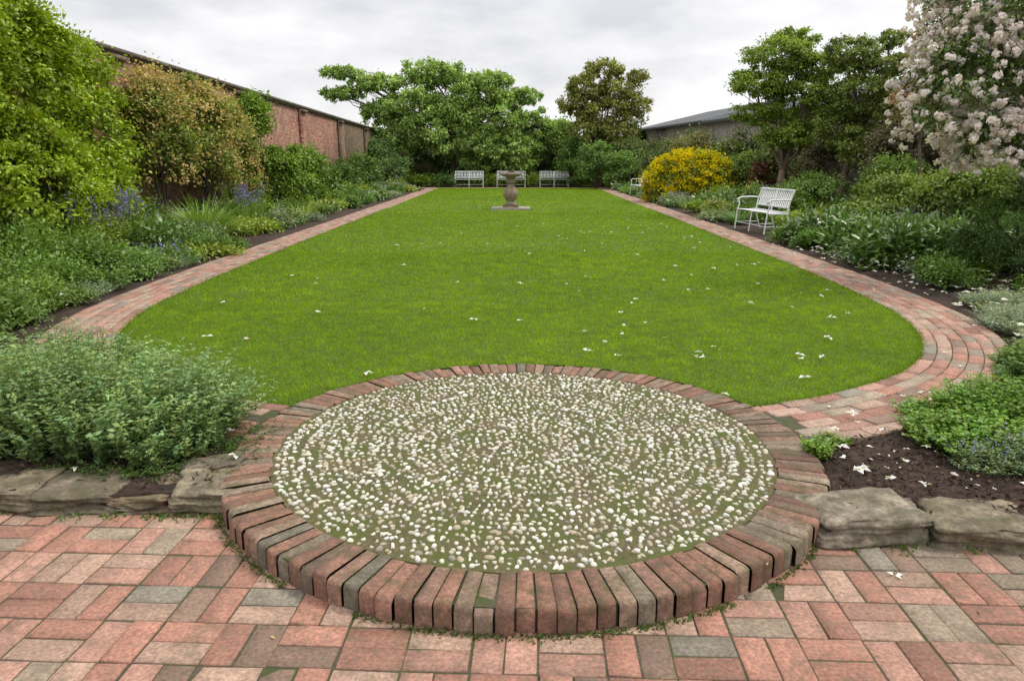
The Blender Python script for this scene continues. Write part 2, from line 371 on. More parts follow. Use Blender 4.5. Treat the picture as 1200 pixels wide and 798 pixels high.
while r<RI-.015:
    n=max(1,int(2*math.pi*r/rng.uniform(.033,.038)));ph=rng.uniform(0,6)
    wv=rng.uniform(0,6);wv2=rng.uniform(0,6)
    for i in range(n):
        if rng.random()<.05: continue
        a=ph+i/n*2*math.pi+rng.normal(0,.0075/max(r,.05));rr=r+rng.normal(0,.0062)+.007*math.sin(a*3+wv)+.005*math.sin(a*8+wv2)
        if rr>RI-.014: continue
        allp.append((CX+rr*math.cos(a),CY+rr*math.sin(a),a))
    r+=.0375
PC=np.array([(.60,.57,.47),(.52,.47,.36),(.68,.66,.59),(.36,.31,.22),(.42,.35,.24),(.24,.22,.17)]);pp=[.28,.23,.22,.10,.11,.06]
for x,y,a in allp:
    k=rng.choice([.75,.95,1.12,1.35],p=[.2,.35,.32,.13])
    s=np.array([rng.uniform(.0095,.0155)*k,rng.uniform(.007,.011)*k,rng.uniform(.009,.0125)])
    V=np.sign(IV)*np.abs(IV)**rng.uniform(.65,1.0)
    V=V*s*(1+.25*np.sin(IV[:,[1,2,0]]*rng.uniform(1.5,3.5)+rng.uniform(0,6)))
    th=a+rng.normal(0,.7);c,s_=math.cos(th),math.sin(th)
    V=V@np.array([[c,s_,0],[-s_,c,0],[0,0,1]])
    V=V+[x,y,-.0085+rng.uniform(-.0035,.002)]
    b.add(V,IF,PC[rng.choice(6,p=pp)]*rng.uniform(.78,1.1))
b.obj('pebbles',M_cob,root,True)
b=Buf()
def weeds(xy,h,col,z):
    P=np.stack([xy[:,0],xy[:,1],np.zeros(len(xy))+z],1);m=len(P)
    D=rng.normal(size=(m,3))*.7;D[:,2]=np.abs(D[:,2])+.5
    leafgeo(b,P,D,rng.normal(size=(m,3)),rng.uniform(.4,1,m)*h,rng.uniform(.25,.5,m)*h,vary(col,m,.35))
th=rng.uniform(0,2*math.pi,4200);th=th[np.sin(th)<.35];th=th[wob(th*6,th*0,1)>-.35]
weeds(np.stack([CX+(RO+.006+np.abs(rng.normal(0,.016,len(th))))*np.cos(th),CY+(RO+.006+np.abs(rng.normal(0,.016,len(th))))*np.sin(th)],1),.024,(.07,.105,.02),-.104)
n=9000;a=rng.uniform(0,6.28,n);r=RI*np.sqrt(rng.uniform(0,1,n));x=CX+r*np.cos(a);y=CY+r*np.sin(a);ok=vnoise(x,y,.3,8)+.5*(r/RI)**2+rng.normal(0,.25,n)>.2
weeds(np.stack([x,y],1)[ok],.008,(.08,.105,.02),-.008)
th=rng.integers(0,NB,2600)/NB*2*math.pi+rng.normal(0,.0014,2600);rr=rng.uniform(RI,RO,2600)
weeds(np.stack([CX+rr*np.cos(th),CY+rr*np.sin(th)],1),.009,(.07,.1,.02),-.009)
x=rng.uniform(-3,3,2400);y=front(x)-.06+rng.normal(0,.025,2400);ok=(np.abs(x)>1.3)&(wob(x*7,x*0)>-.1)
weeds(np.stack([x,y],1)[ok],.03,(.07,.12,.02),-.105)
b.obj('joint_weeds',M_leaf)

# ------------------------------------------------------------------ rockery stones
def rock(cx,cy,cz,sx,sy,sz,seed,col,rz=0,tilt=0):
    bm=bmesh.new();bmesh.ops.create_cube(bm,size=2);bmesh.ops.subdivide_edges(bm,edges=bm.edges[:],cuts=22,use_grid_fill=True)
    V=np.array([v.co[:] for v in bm.verts]);F=[[v.index for v in f.verts] for f in bm.faces];bm.free()
    p=9.0;V=V/((np.abs(V)**p).sum(1)**(1/p))[:,None]
    out=[]
    for v in V:
        n1=mn.noise(Vector((v[0]*1.1+seed,v[1]*1.1,v[2]*.8)));n2=mn.fractal(Vector((v[0]*3+seed,v[1]*3,v[2]*4)),1.0,2.0,4)
        layer=math.floor((v[2]+.25*v[0]*.3)*3.2+seed)
        st=mn.noise(Vector((seed*3+v[0]*.7,v[1]*.7,layer*1.73)))
        k=1+.2*n1+.06*n2+.18*st*(1 if abs(v[2])<.93 else .3)
        q=[v[0]*k-.12*v[1]*n1,v[1]*k,v[2]*(1+.10*n1)+.08*n2+tilt*v[0]-.12*max(0,-v[1])*abs(n1)]
        out.append(q)
    V=np.array(out)*[sx,sy,sz];c,s=math.cos(rz),math.sin(rz);V=V@np.array([[c,s,0],[-s,c,0],[0,0,1]])
    bf=Buf();bf.add(V+[cx,cy,cz],F,col);return bf.obj('rockery_stone',M_stone,smooth=False)
sc=(.22,.18,.12);sd=(.165,.135,.095)
rock(1.48,2.87,-.062,.225,.15,.078,1.3,(.26,.22,.16),.05,.1)
rock(1.96,2.83,-.07,.22,.15,.07,5.1,sc,-.08)
rock(2.46,2.83,-.06,.25,.17,.075,8.1,sd,.05);rock(3.05,2.83,-.06,.3,.18,.08,9.1,sc)
rock(-1.43,3.14,-.055,.17,.15,.055,2.2,(.25,.21,.14),.2,-.15);rock(-1.5,3.33,-.02,.14,.09,.03,12.2,sd,.3,.2)
rock(-1.71,3.14,-.07,.14,.14,.042,3.7,(.24,.18,.11),-.15,.2);rock(-1.62,3.1,-.095,.2,.1,.022,13.7,sd,.05)
rock(-2.02,3.15,-.066,.19,.15,.05,6.4,sd,.08,-.1)
rock(-2.42,3.14,-.06,.22,.15,.055,7.4,sc,0,.1);rock(-2.9,3.12,-.055,.27,.16,.06,4.4,sd);rock(-3.5,3.12,-.055,.32,.16,.065,11.4,sc)

# ------------------------------------------------------------------ walls & buildings
def prism(buf,p0,p1,z0,h0,h1,t,col=(1,1,1),off=0):
    p0=np.array(p0,float);p1=np.array(p1,float);d=nrm(p1-p0);n=np.array([d[1],-d[0]])
    A=p0+n*(off+t/2);B=p1+n*(off+t/2);C=p1+n*(off-t/2);D=p0+n*(off-t/2)
    V=[(*A,z0 if np.isscalar(z0) else z0[0]),(*B,z0 if np.isscalar(z0) else z0[1]),(*C,z0 if np.isscalar(z0) else z0[1]),(*D,z0 if np.isscalar(z0) else z0[0]),(*A,h0),(*B,h1),(*C,h1),(*D,h0)]
    buf.add(V,[[3,2,1,0],[4,5,6,7],[0,1,5,4],[1,2,6,5],[2,3,7,6],[3,0,4,7]],col)
W0=np.array([-7.55,2.]);W1=np.array([-8.8,50.])
def wp(y): t=(y-2)/48;return W0+(W1-W0)*t
def wh(y): return 3.5-.35*(y-2)/48
root=empty('brick_garden_wall')
b=Buf();prism(b,wp(2),wp(36),-.16,wh(2),wh(36),.35);b.obj('red_brickwork',M_wall,root)
b=Buf();prism(b,wp(36),wp(50),-.16,wh(36),wh(50),.35);b.obj('brown_brickwork',M_wall2,root)
b=Buf();prism(b,wp(2),wp(50),(wh(2),wh(50)),wh(2)+.05,wh(50)+.05,.5)
prism(b,wp(2),wp(50),(wh(2)+.05,wh(50)+.05),wh(2)+.13,wh(50)+.13,.58);b.obj('coping',M_coping,root)
b=Buf();b2=Buf()
for y in(7.8,14.5,21.2,28,34.6,41.2,47.8):
    prism(b if y<34 else b2,wp(y-.24),wp(y+.24),-.16,wh(y)-.02,wh(y)-.02,.14,off=.24)
    prism(b2,wp(y-.3),wp(y+.3),wh(y)-.12,wh(y)-.035,wh(y)-.035,.1,off=.36)
b.obj('piers',M_wall,root);b2.obj('far_piers',M_wall2,root)
M_wall4=brick_wall_mat('rear_brick',(.13,.09,.055),(.17,.12,.075),(.15,.12,.09),(.08,.07,.045),(.16,.13,.09),axis='X')
root=empty('rear_garden_wall')
b=Buf();prism(b,(9.2,50.2),(-9,50.2),-.16,2.9,2.9,.35);b.obj('brickwork',M_wall4,root)
b=Buf();prism(b,(9.2,50.2),(-9,50.2),2.9,3.0,3.0,.5);b.obj('coping',M_coping,root)
R0=np.array([7.7,50.]);R1=np.array([10.4,14.])
root=empty('stone_outbuilding')
def rp(t,o=0):
    d=nrm(R1-R0);n=np.array([-d[1],d[0]])
    return R0+(R1-R0)*t+n*o
b=Buf();prism(b,rp(0),rp(1),-.16,3.25,3.05,.4);b.obj('stone_wall',M_wall3,root)
b=Buf();bf=Buf()
for t0,t1,e in((0,.42,3.35),(.42,1,3.2)):
    A=rp(t0,-.35);B=rp(t1,-.35);C=rp(t1,5);D=rp(t0,5);rise=1.15
    V=[(*A,e),(*B,e-.1),(*C,e+rise),(*D,e+rise+.1),(*A,e-.07),(*B,e-.17),(*C,e+rise-.07),(*D,e+rise+.03)]
    b.add(V,[[0,1,2,3],[7,6,5,4],[1,2,6,5],[0,3,7,4],[2,3,7,6]],(1,1,1))
    prism(bf,rp(t0,-.38),rp(t1,-.38),(e-.14,e-.24),e+.01,e-.09,.06)
    for k in range(30):
        t=t0+(t1-t0)*k/30;p=rp(t,-.35);q=rp(t,5);z=e-.1*(k/30)
        bar(b,(*p,z+.02),(*q,z+rise+.12-.0*k),.04,.03,(1,1,1))
b.obj('slate_roof',M_slate,root);bf.obj('gutter_board',M_fascia,root)

# ------------------------------------------------------------------ sundial
root=empty('sundial')
SX,SY=-.2,23.0
b=Buf()
def lathe(buf,prof,col=(1,1,1),seg=28):
    an=np.arange(seg)/seg*2*math.pi;V=[]
    for r,z in prof:
        V+= [(SX+r*math.cos(a),SY+r*math.sin(a),z) for a in an]
    F=[[k*seg+i,k*seg+(i+1)%seg,(k+1)*seg+(i+1)%seg,(k+1)*seg+i] for k in range(len(prof)-1) for i in range(seg)]
    buf.add(V,F,col);buf.add(V[-seg:],[list(range(seg))],col)
lathe(b,[(.19,.13),(.19,.17),(.14,.2),(.13,.25),(.19,.32),(.235,.42),(.24,.5),(.2,.58),(.13,.66),(.105,.74),(.11,.78),(.16,.8),(.16,.83),(.12,.86),(.11,.92),(.15,.96),(.29,1.01),(.34,1.04),(.34,1.09),(.3,1.1)])
b.obj('baluster',M_dial,root,True)
b=Buf();bar(b,(SX,SY-.24,.09),(SX,SY+.24,.09),.48,.1,(1,1,1));b.obj('plinth',M_dial,root)
b=Buf();bar(b,(SX,SY-.6,.015),(SX,SY+.6,.015),1.2,.05,(1,1,1))
M_slab=surf_mat('pale_slab',(.33,.3,.25),.9,(9,.7,1.2));b.obj('base_slab',M_slab,root)
b=Buf();bar(b,(SX,SY-.13,1.11),(SX,SY+.13,1.11),.26,.02,(1,1,1));b.add([(SX-.1,SY,1.12),(SX+.1,SY,1.12),(SX+.1,SY,1.24),(SX-.1,SY+.012,1.12),(SX+.1,SY+.012,1.12),(SX+.1,SY+.012,1.24)],[[0,1,2],[3,5,4]],(1,1,1))
M_bz=surf_mat('bronze',(.12,.11,.07),.5);b.obj('gnomon',M_bz,root)

# ------------------------------------------------------------------ benches
def bench(x,y,rz,L=1.5):
    b=Buf();c=(1,1,1);h=L/2
    for sx in(-h,0,h):
        tube(b,[(sx,-.02,0),(sx,.0,.22),(sx,.02,.42)],[.016,.015,.016],c,6)
        tube(b,[(sx,.56,0),(sx,.48,.22),(sx,.44,.42),(sx,.47,.62),(sx,.55,.87)],.016,c,6)
        bar(b,(sx,-.0,.41),(sx,.46,.40),.025,.03,c)
        bar(b,(sx,.01,.15),(sx,.5,.15),.015,.02,c)
    for sx in(-h,h):
        tube(b,[(sx,.5,.68),(sx,.3,.69),(sx,.08,.68),(sx,-.0,.64),(sx,.0,.58),(sx,.05,.57)],.016,c,6)
        tube(b,[(sx,.02,.42),(sx,.05,.55),(sx,.02,.66)],.014,c,6)
    for k in range(9): bar(b,(-h,.0+k*.053,.435-.012*math.sin(k/8*3.1)),(h,.0+k*.053,.435-.012*math.sin(k/8*3.1)),.034,.012,c)
    bar(b,(-h-.01,.55,.87),(h+.01,.55,.87),.03,.04,c);bar(b,(-h,.455,.53),(h,.455,.53),.02,.03,c)
    for k in range(1,19):
        sx=-h+k*L/19;bar(b,(sx,.458,.53),(sx,.548,.86),.026,.012,c,up=(0,1,0))
    bar(b,(-h,.505,.7),(h,.505,.7),.012,.02,c)
    bar(b,(-h,-.0,.15),(h,-.0,.15),.012,.012,c)
    o=b.obj('garden_bench',M_white);o.location=(x,y,-.0);o.rotation_euler=(0,0,rz);return o
bench(4.95,15.6,math.radians(-84),1.5)
bench(5.1,32.3,math.radians(-86),1.5)
for x in(-2.75,-.35,2.1): bench(x,42.2,0,1.6)

# ------------------------------------------------------------------ foliage
def crown(buf,ells,n,leaf,col,amt=.2,sub=26,spread=.33,flat=.7,upb=.25,shell=.45,aspect=.55,full=False):
    vol=np.array([e[3]*e[4]+e[4]*e[5]+e[3]*e[5] for e in ells]);vol/=vol.sum();tips=[]
    for e,f in zip(ells,vol):
        c=np.array(e[:3]);r=np.array(e[3:6]);m=max(4,int(sub))
        d=nrm(rng.normal(size=(m,3)))
        if not full: d[:,2]=np.where(d[:,2]<-.45,-d[:,2],d[:,2])
        rad=rng.uniform(shell,1.12,(m,1))**.7
        sc_=c+d*rad*r*.85;tips.append(sc_)
        k=int(n*f);own=rng.integers(0,m,k)
        sz=spread*r.mean()*rng.uniform(.5,1.25,m)
        g=rng.normal(size=(k,3));g=nrm(g)*np.abs(rng.normal(.6,.38,(k,1)));g[:,2]*=flat
        P=sc_[own]+g*sz[own][:,None]
        out=nrm(P-c+1e-5);D=nrm(rng.normal(size=(k,3))*.9+out*.6+np.array([0,0,-.1]))
        N=nrm(rng.normal(size=(k,3))*.6+out*.5+np.array([0,0,upb+.5]))
        cc=vary(col,k,amt)*(1+.32*rng.uniform(-1,1,m))[own][:,None]
        leafgeo(buf,P,D,N,leaf*rng.uniform(.6,1.3,k),leaf*aspect*rng.uniform(.7,1.2,k),np.clip(cc,.003,1))
    return tips
def tree(name,base,rad,fork,ells,n,leaf,col,mat=M_leaf,bark=(.12,.09,.065),limbsub=5,**kw):
    root=empty(name);b=Buf();tips=crown(b,ells,n,leaf,col,**kw);b.obj('crown',mat,root)
    w=Buf();base=np.array(base,float);fk=np.array(fork,float)
    m1=(base+fk)/2+rng.normal(0,.05,3)*np.linalg.norm(fk-base)
    tube(w,[base-[0,0,.1],base*.8+m1*.2,m1,fk],[rad*1.35,rad,rad*.85,rad*.7],bark,9)
    for e,tp in zip(ells,tips):
        c=np.array(e[:3]);mid=fk*.5+c*.5+rng.normal(0,.08,3)*np.linalg.norm(c-fk);mid[2]+=.05
        r0=rad*.5;tube(w,[fk,fk*.75+mid*.25+[0,0,.05],mid,c*.7+mid*.3,c],[r0,r0*.8,r0*.6,r0*.45,r0*.3],bark,6)
        for j in rng.permutation(len(tp))[:limbsub*2]:
            q=tp[j];s=mid if rng.random()<.4 else c;mm=(s+q)/2+rng.normal(0,.1,3)*np.linalg.norm(q-s)
            tube(w,[s,mm,q],[r0*.32,r0*.2,r0*.08],bark,4)
    w.obj('trunk',M_bark,root);return root
def shrub(name,ells,n,leaf,col,mat=M_leaf,flowers=None,**kw):
    root=empty(name);b=Buf();tips=crown(b,ells,n,leaf,col,**kw);b.obj('foliage',mat,root)
    w=Buf()
    for e,tp in zip(ells,tips):
        s=np.array([e[0],e[1],-.05])
        for j in range(min(8,len(tp))):
            q=tp[j];tube(w,[s+rng.normal(0,.05,3)*[1,1,0],(s+q)/2+rng.normal(0,.08,3),q],[.025,.018,.008],(.09,.07,.05),4)
    w.obj('stems',M_bark,root)
    if flowers:
        f=Buf();crown(f,[(e[0],e[1],e[2],e[3]*1.04,e[4]*1.04,e[5]*1.04) for e in ells],flowers[0],flowers[1],flowers[2],amt=.18,sub=kw.get('sub',26)*2,spread=flowers[3] if len(flowers)>3 else .25,shell=.85,aspect=.8);f.obj('flowers',M_petal,root)
    return root
def trusses(root,ells,nt,R,per,col):
    f=Buf()
    for e in ells:
        c=np.array(e[:3]);r=np.array(e[3:6])
        for i in range(nt):
            d=nrm(rng.normal(size=3));d[2]=d[2] if d[2]>-.6 else -d[2];p=c+d*r*rng.uniform(.8,1.16)
            k=per;dd=nrm(rng.normal(size=(k,3))+d*.9);Rr=R*rng.uniform(.6,1.25);P=p+dd*Rr*.5*rng.uniform(.5,1.3,(k,1))
            T=nrm(np.cross(dd,rng.normal(size=(k,3))))
            cc=vary(col,k,.1,.04)*rng.uniform(.82,1.1)
            leafgeo(f,P-T*Rr*.3,T+dd*.3,dd+rng.normal(0,.3,(k,3)),Rr*rng.uniform(.4,.8,k),Rr*rng.uniform(.3,.55,k),np.clip(cc,0,.88),fold=-.15)
    f.obj('flower_trusses',M_petal,root)

shrub('climbing_shrub',[(-7.5,7.0,1.9,.95,1.6,2.2),(-7.35,9.6,2.3,.95,1.5,2.5),(-7.4,11.3,2.15,.9,1.3,2.25),(-7.4,12.8,1.9,.75,.9,1.9),(-6.9,10.6,1.0,.8,1.4,1.2),(-6.95,12.2,.9,.55,.9,1.0)],110000,.078,(.195,.262,.014),sub=120,spread=.22,amt=.3,aspect=.6)
shrub('variegated_shrub',[(-7.1,14.8,1.7,.75,.9,1.6),(-6.95,16.3,1.7,.85,1.0,1.6),(-6.95,17.8,1.4,.8,.9,1.55)],38000,.08,(.16,.20,.03),flowers=(12000,.065,(.44,.34,.14)),sub=90,spread=.24,amt=.35)
shrub('columnar_shrub',[(-7.45,21.2,1.85,.5,.6,1.7)],9000,.1,(.12,.20,.02),sub=40)
shrub('rounded_shrub',[(-6.8,21.6,.95,1.0,1.1,1.15),(-6.7,23.2,.85,.9,.9,1.05)],22000,.1,(.12,.19,.02),sub=50)
shrub('wall_climber',[(-7.75,25.5,1.1,.4,1.1,1.0),(-7.9,29.5,.9,.45,1.3,.9),(-8.0,33.5,.8,.45,1.4,.8)],12000,.12,(.09,.14,.025),sub=34)
shrub('dark_shrub',[(-7.2,27,.6,.8,1.2,.8),(-7.3,31,.55,.8,1.3,.75),(-7.5,36,.8,.9,1.8,.9)],14000,.13,(.075,.13,.02),sub=30)
shrub('rounded_shrub',[(-6.9,40.5,.8,1.2,1.2,1.0),(-8,43,1.2,1.2,2,1.5)],14000,.15,(.10,.16,.045),sub=34)

tree('magnolia_tree',(-4.0,45.5,0),.22,(-3.9,45.6,1.8),[(-3.6,45.4,4.9,2.5,2.0,1.5),(-6.2,45,4.4,2.3,2,1.4),(-1.4,45.2,4.1,2.2,1.8,1.6),(.8,45.2,3.1,2.0,1.6,1.6),(-4.2,44.6,3.2,2.8,1.8,1.6),(-7.2,45.2,2.9,2.0,1.6,1.6),(2.4,45.5,2.9,1.3,1.0,1.3),(-5.2,45.5,6.5,2.4,1.4,.75),(-8.3,45,5.9,2.0,1.2,.5),(-10.3,45,6.5,1.4,1,.3),(-1.8,45.2,6.0,1.7,1.3,.6),(-10.4,45,5.3,1.4,.9,.35),(-2.2,44.3,2.2,1.8,1.2,1.5),(0,44.3,1.9,1.7,1.2,1.3),(-8.2,45.2,4.2,1.4,1.2,.7),(.4,45.2,5.2,1.2,1,.5)],92000,.20,(.21,.30,.07),sub=70,spread=.25,limbsub=7,full=True,amt=.32)
shrub('evergreen_hedge',[(-7.2,47.5,1.6,2.0,1.2,2.2),(-3.8,48.2,1.7,2.2,1.0,2.2),(-.2,48.0,1.8,2.2,1.0,2.2),(2.6,47.4,1.9,1.7,1.2,2.1),(5.2,47.3,1.9,1.7,1.2,2.1),(7.3,46.5,1.9,1.2,1.5,2.2)],42000,.2,(.08,.13,.028),sub=70,spread=.3,full=True)
tree('holm_oak_tree',(4.9,43.5,0),.16,(4.8,43.6,2.2),[(4.0,43.4,5.5,1.4,1.2,.75),(5.9,43.6,5.4,1.4,1.2,.7),(4.9,43.6,6.5,1.2,1,.55),(3.4,43.3,4.5,1.3,1,.8),(6.6,43.4,4.5,1.2,1,.7),(5.0,43.2,4.1,1.7,1.2,.9),(4.2,43,3.0,1.4,1,1.0),(5.8,43,3.0,1.3,1,1.0),(6.8,43.5,6.1,.7,.6,.35)],27000,.17,(.19,.20,.045),sub=50,spread=.28,full=True,amt=.3)
shrub('evergreen_shrub',[(4.3,40.6,1.2,1.1,1.2,1.4),(5.6,39.5,.9,1.1,1.2,1.1),(3.4,43.4,1.4,1.2,1.2,1.6)],20000,.14,(.11,.185,.035),sub=44)
shrub('evergreen_shrub',[(7.2,37,1.2,1.2,1.8,1.5),(8.0,33,1.2,1.1,1.8,1.5),(6.3,42,1.2,1.3,1.3,1.6),(8.3,28.5,1.2,1.0,1.4,1.4),(8.9,24.5,1.2,.8,1.4,1.4)],30000,.14,(.095,.125,.03),sub=50)
shrub('bronze_shrub',[(7.4,31.0,1.3,1.3,1.3,1.3)],10000,.12,(.13,.12,.04),sub=40)
shrub('yellow_flowering_bush',[(6.35,27.0,.6,1.85,1.5,1.3)],16000,.085,(.17,.20,.015),flowers=(26000,.07,(.58,.47,.012),.13),sub=220,spread=.14,shell=.88)
shrub('lime_shrub',[(8.3,26,.8,.9,1,1.2)],6000,.1,(.13,.19,.03),sub=30)
tree('strawberry_tree',(7.3,20.6,0),.13,(7.35,20.7,1.2),[(7.0,20.5,4.15,1.2,.9,.42),(8.05,20.6,3.85,1.0,.8,.4),(6.35,20.4,3.45,.9,.8,.38),(7.6,20.4,3.2,1.15,.8,.4),(6.6,20.6,2.7,.85,.8,.35),(8.2,20.5,2.6,.9,.8,.45),(7.4,20.8,4.6,.8,.6,.28),(7.2,20.3,2.1,.8,.7,.35)],48000,.08,(.165,.225,.028),sub=48,spread=.32,flat=.42,bark=(.2,.15,.11),full=True,amt=.3)
tree('strawberry_tree',(8.6,19.4,0),.11,(8.6,19.5,1.5),[(8.4,19.4,4.1,.8,.8,.38),(9.1,19.5,3.8,.9,.8,.42),(8.7,19.4,3.2,1.1,.8,.45),(9.3,19.3,2.6,1.0,.8,.5),(8.3,19.5,2.3,.9,.7,.5),(9.3,19.4,4.4,.5,.4,.22),(8.9,19.2,1.8,1.0,.8,.6)],38000,.075,(.13,.165,.03),sub=48,spread=.3,flat=.5,bark=(.17,.13,.1),full=True,amt=.3)
shrub('bronze_shrub',[(9.0,17.4,1.4,1.0,1.0,1.3),(9.2,22.5,1.1,1.0,1.0,1.2)],20000,.08,(.10,.085,.04),sub=46)
tree('red_leaved_tree',(8.2,15.2,0),.04,(8.1,15.2,1.8),[(8.0,15.1,3.4,.5,.45,.6),(8.3,15.3,4.0,.4,.35,.6),(7.8,15.0,2.6,.55,.4,.6)],3200,.07,(.26,.14,.08),sub=22,spread=.5)
shrub('red_shrub',[(8.1,24.6,.9,.45,.5,.7)],1700,.09,(.10,.04,.022),sub=24)
shrub('green_shrub',[(7.2,18.2,.55,.9,.8,.7),(6.3,17.6,.4,.7,.6,.55),(8.3,16.5,.7,.9,.9,.9)],22000,.07,(.10,.165,.025),sub=50)
shrub('green_shrub',[(6.9,13.6,.55,.9,.9,.6),(7.6,12.4,.75,1.0,.8,.75)],20000,.08,(.14,.19,.035),sub=50)
shrub('yew_bush',[(6.3,9.0,.5,.9,.9,.8),(6.3,7.5,.35,.75,.8,.55),(7.1,8.2,.6,1,1,.85)],48000,.05,(.055,.105,.018),sub=90,spread=.22,aspect=.35)
E=[(5.55,9.3,2.2,.85,.8,.85),(5.8,9.4,3.2,.95,.8,.95),(6.5,9.4,2.5,1.0,.9,1.0),(6.4,9.5,3.8,1.1,.9,.9),(6.05,9.2,1.65,.75,.7,.55)]
r=tree('rhododendron_tree',(6.9,9.6,0),.10,(6.8,9.6,1.1),E,28000,.095,(.10,.15,.03),mat=M_gloss,sub=80,spread=.26,aspect=.36,bark=(.16,.11,.08))
trusses(r,E,500,.085,22,(.78,.69,.70))

# ------------------------------------------------------------------ bed perennials
def mound(name,x,y,r,h,col,leaf,n,mat=M_leaf,fl=None,aspect=.6):
    b=Buf();m=max(8,int(14*r/.4));a=rng.uniform(0,6.28,m);rr=r*np.sqrt(rng.uniform(0,1,m))*.85
    cz=h*np.sqrt(np.clip(1-(rr/r)**2,0.05,1))*rng.uniform(.55,1.05,m)
    C=np.stack([x+rr*np.cos(a),y+rr*np.sin(a),cz*.8],1);own=rng.integers(0,m,n)
    g=rng.normal(size=(n,3))*[r*.2,r*.2,h*.2];P=C[own]+g;P[:,2]=np.maximum(P[:,2],.01)
    o=nrm(P-[x,y,0]);D=nrm(o*.8+rng.normal(size=(n,3))*.6);N=nrm(rng.normal(size=(n,3))*.4+o*.3+[0,0,1])
    cc=vary(col,n,.25)*(1+.25*rng.uniform(-1,1,m))[own][:,None]
    leafgeo(b,P,D,N,leaf*rng.uniform(.6,1.3,n),leaf*aspect*rng.uniform(.7,1.2,n),np.clip(cc,.003,1))
    for j in range(m): tube(b,[(x+(C[j,0]-x)*.2,y+(C[j,1]-y)*.2,-.03),C[j]],[.006,.004],np.array(col)*.6,3)
    if fl:
        k=fl[0];a=rng.uniform(0,6.28,k);q=r*np.sqrt(rng.uniform(0,1,k));P=np.stack([x+q*np.cos(a),y+q*np.sin(a),h*np.sqrt(np.clip(1-(q/r)**2,.1,1))+rng.uniform(-.02,.14,k)*fl[3]],1)
        leafgeo(b,P,rng.normal(size=(k,3)),rng.normal(size=(k,3)),fl[1],fl[1]*.8,vary(fl[2],k,.25,.1))
    return b.obj(name,mat)
def strap(name,x,y,r,h,col,n,w=.02,bend=.9,fl=None):
    b=Buf();a=rng.uniform(0,6.28,n);q=r*.35*rng.uniform(0,1,n);P=np.stack([x+q*np.cos(a),y+q*np.sin(a),np.full(n,-.02)],1)
    sp=rng.uniform(.1,.8,n);D=np.stack([np.cos(a)*sp,np.sin(a)*sp,np.ones(n)],1)
    bladegeo(b,P,D,h*rng.uniform(.7,1.25,n),w,bend*rng.uniform(.3,1.2,n),vary(col,n,.25),4)
    if fl:
        for i in range(fl[0]):
            aa=rng.uniform(0,6.28);q=rng.uniform(0,r*.9);px,py=x+q*math.cos(aa),y+q*math.sin(aa);hh=h*rng.uniform(.85,1.2)
            tube(b,[(px*.6+x*.4,py*.6+y*.4,0),(px,py,hh)],[.006,.004],np.array(col),3)
            k=22;PP=np.stack([np.full(k,px),np.full(k,py),rng.uniform(hh*.72,hh*1.05,k)],1)+rng.normal(0,.028,(k,3))
            leafgeo(b,PP,rng.normal(size=(k,3)),rng.normal(size=(k,3)),fl[1],fl[1]*.8,vary(fl[2],k,.3,.1))
    return b.obj(name,M_leaf)
def stems(name,x,y,rx,ry,h,col,ns,leaf,nl=13,lean=.45,fl=None,aspect=.5,mat=M_leaf,z0=-.03):
    b=Buf();a=rng.uniform(0,6.28,ns);q=np.sqrt(rng.uniform(0,1,ns))
    bx=x+q*rx*.75*np.cos(a);by=y+q*ry*.75*np.sin(a)
    top=h*np.sqrt(np.clip(1-.75*q**2,.1,1))*rng.uniform(.66,1.17,ns)*(1+.22*wob(bx*5,by*5))
    dx=np.cos(a)*q*lean*rng.uniform(.5,1.4,ns)*rx*.6+rng.normal(0,.04,ns);dy=np.sin(a)*q*lean*rng.uniform(.5,1.4,ns)*ry*.6+rng.normal(0,.04,ns)
    scol=vary(col,ns,.24)*(1+.18*wob(bx*4,by*4,1,2))[:,None]
    S=np.stack([dx,dy,top],1);W=.0022
    P0=np.stack([bx,by,np.full(ns,z0)],1)
    side=nrm(np.cross(S,[0,1,.01]))*W
    V=np.stack([P0-side,P0+side,P0+S+side*.4,P0+S-side*.4],1).reshape(-1,3);b.add(V,(np.arange(ns)*4)[:,None]+np.arange(4),np.repeat(scol*.8,4,0))
    for k in range(nl):
        t=.12+.88*(k+rng.uniform(0,.6,ns))/nl
        bend=np.stack([dx,dy,np.zeros(ns)],1)*(t**2-t)[:,None]*.5
        P=P0+S*t[:,None]+bend;th=rng.uniform(0,6.28,ns)
        for sg in(0,math.pi):
            D=np.stack([np.cos(th+sg),np.sin(th+sg),rng.uniform(.0,.7,ns)],1)
            sz=leaf*(1.2-.5*t)*rng.uniform(.7,1.25,ns)
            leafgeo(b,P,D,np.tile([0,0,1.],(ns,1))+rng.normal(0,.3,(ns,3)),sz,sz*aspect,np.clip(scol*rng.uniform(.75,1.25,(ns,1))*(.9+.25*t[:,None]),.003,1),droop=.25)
    if fl:
        sel=rng.permutation(ns)[:fl[0]];k=7
        for j in range(k):
            PP=(P0+S)[sel]+rng.normal(0,.008,(len(sel),3))+[0,0,j*.007]
            leafgeo(b,PP,rng.normal(size=(len(sel),3)),rng.normal(size=(len(sel),3)),fl[1],fl[1]*.8,vary(fl[2],len(sel),.3,.1))
    return b.obj(name,mat)
cm=(.145,.215,.075)
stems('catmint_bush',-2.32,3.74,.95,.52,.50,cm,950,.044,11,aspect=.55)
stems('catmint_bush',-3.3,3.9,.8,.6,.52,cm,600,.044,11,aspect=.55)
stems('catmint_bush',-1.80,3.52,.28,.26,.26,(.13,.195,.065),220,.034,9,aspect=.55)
stems('catmint_bush',-2.9,4.6,.7,.3,.4,cm,400,.04,10,aspect=.55)
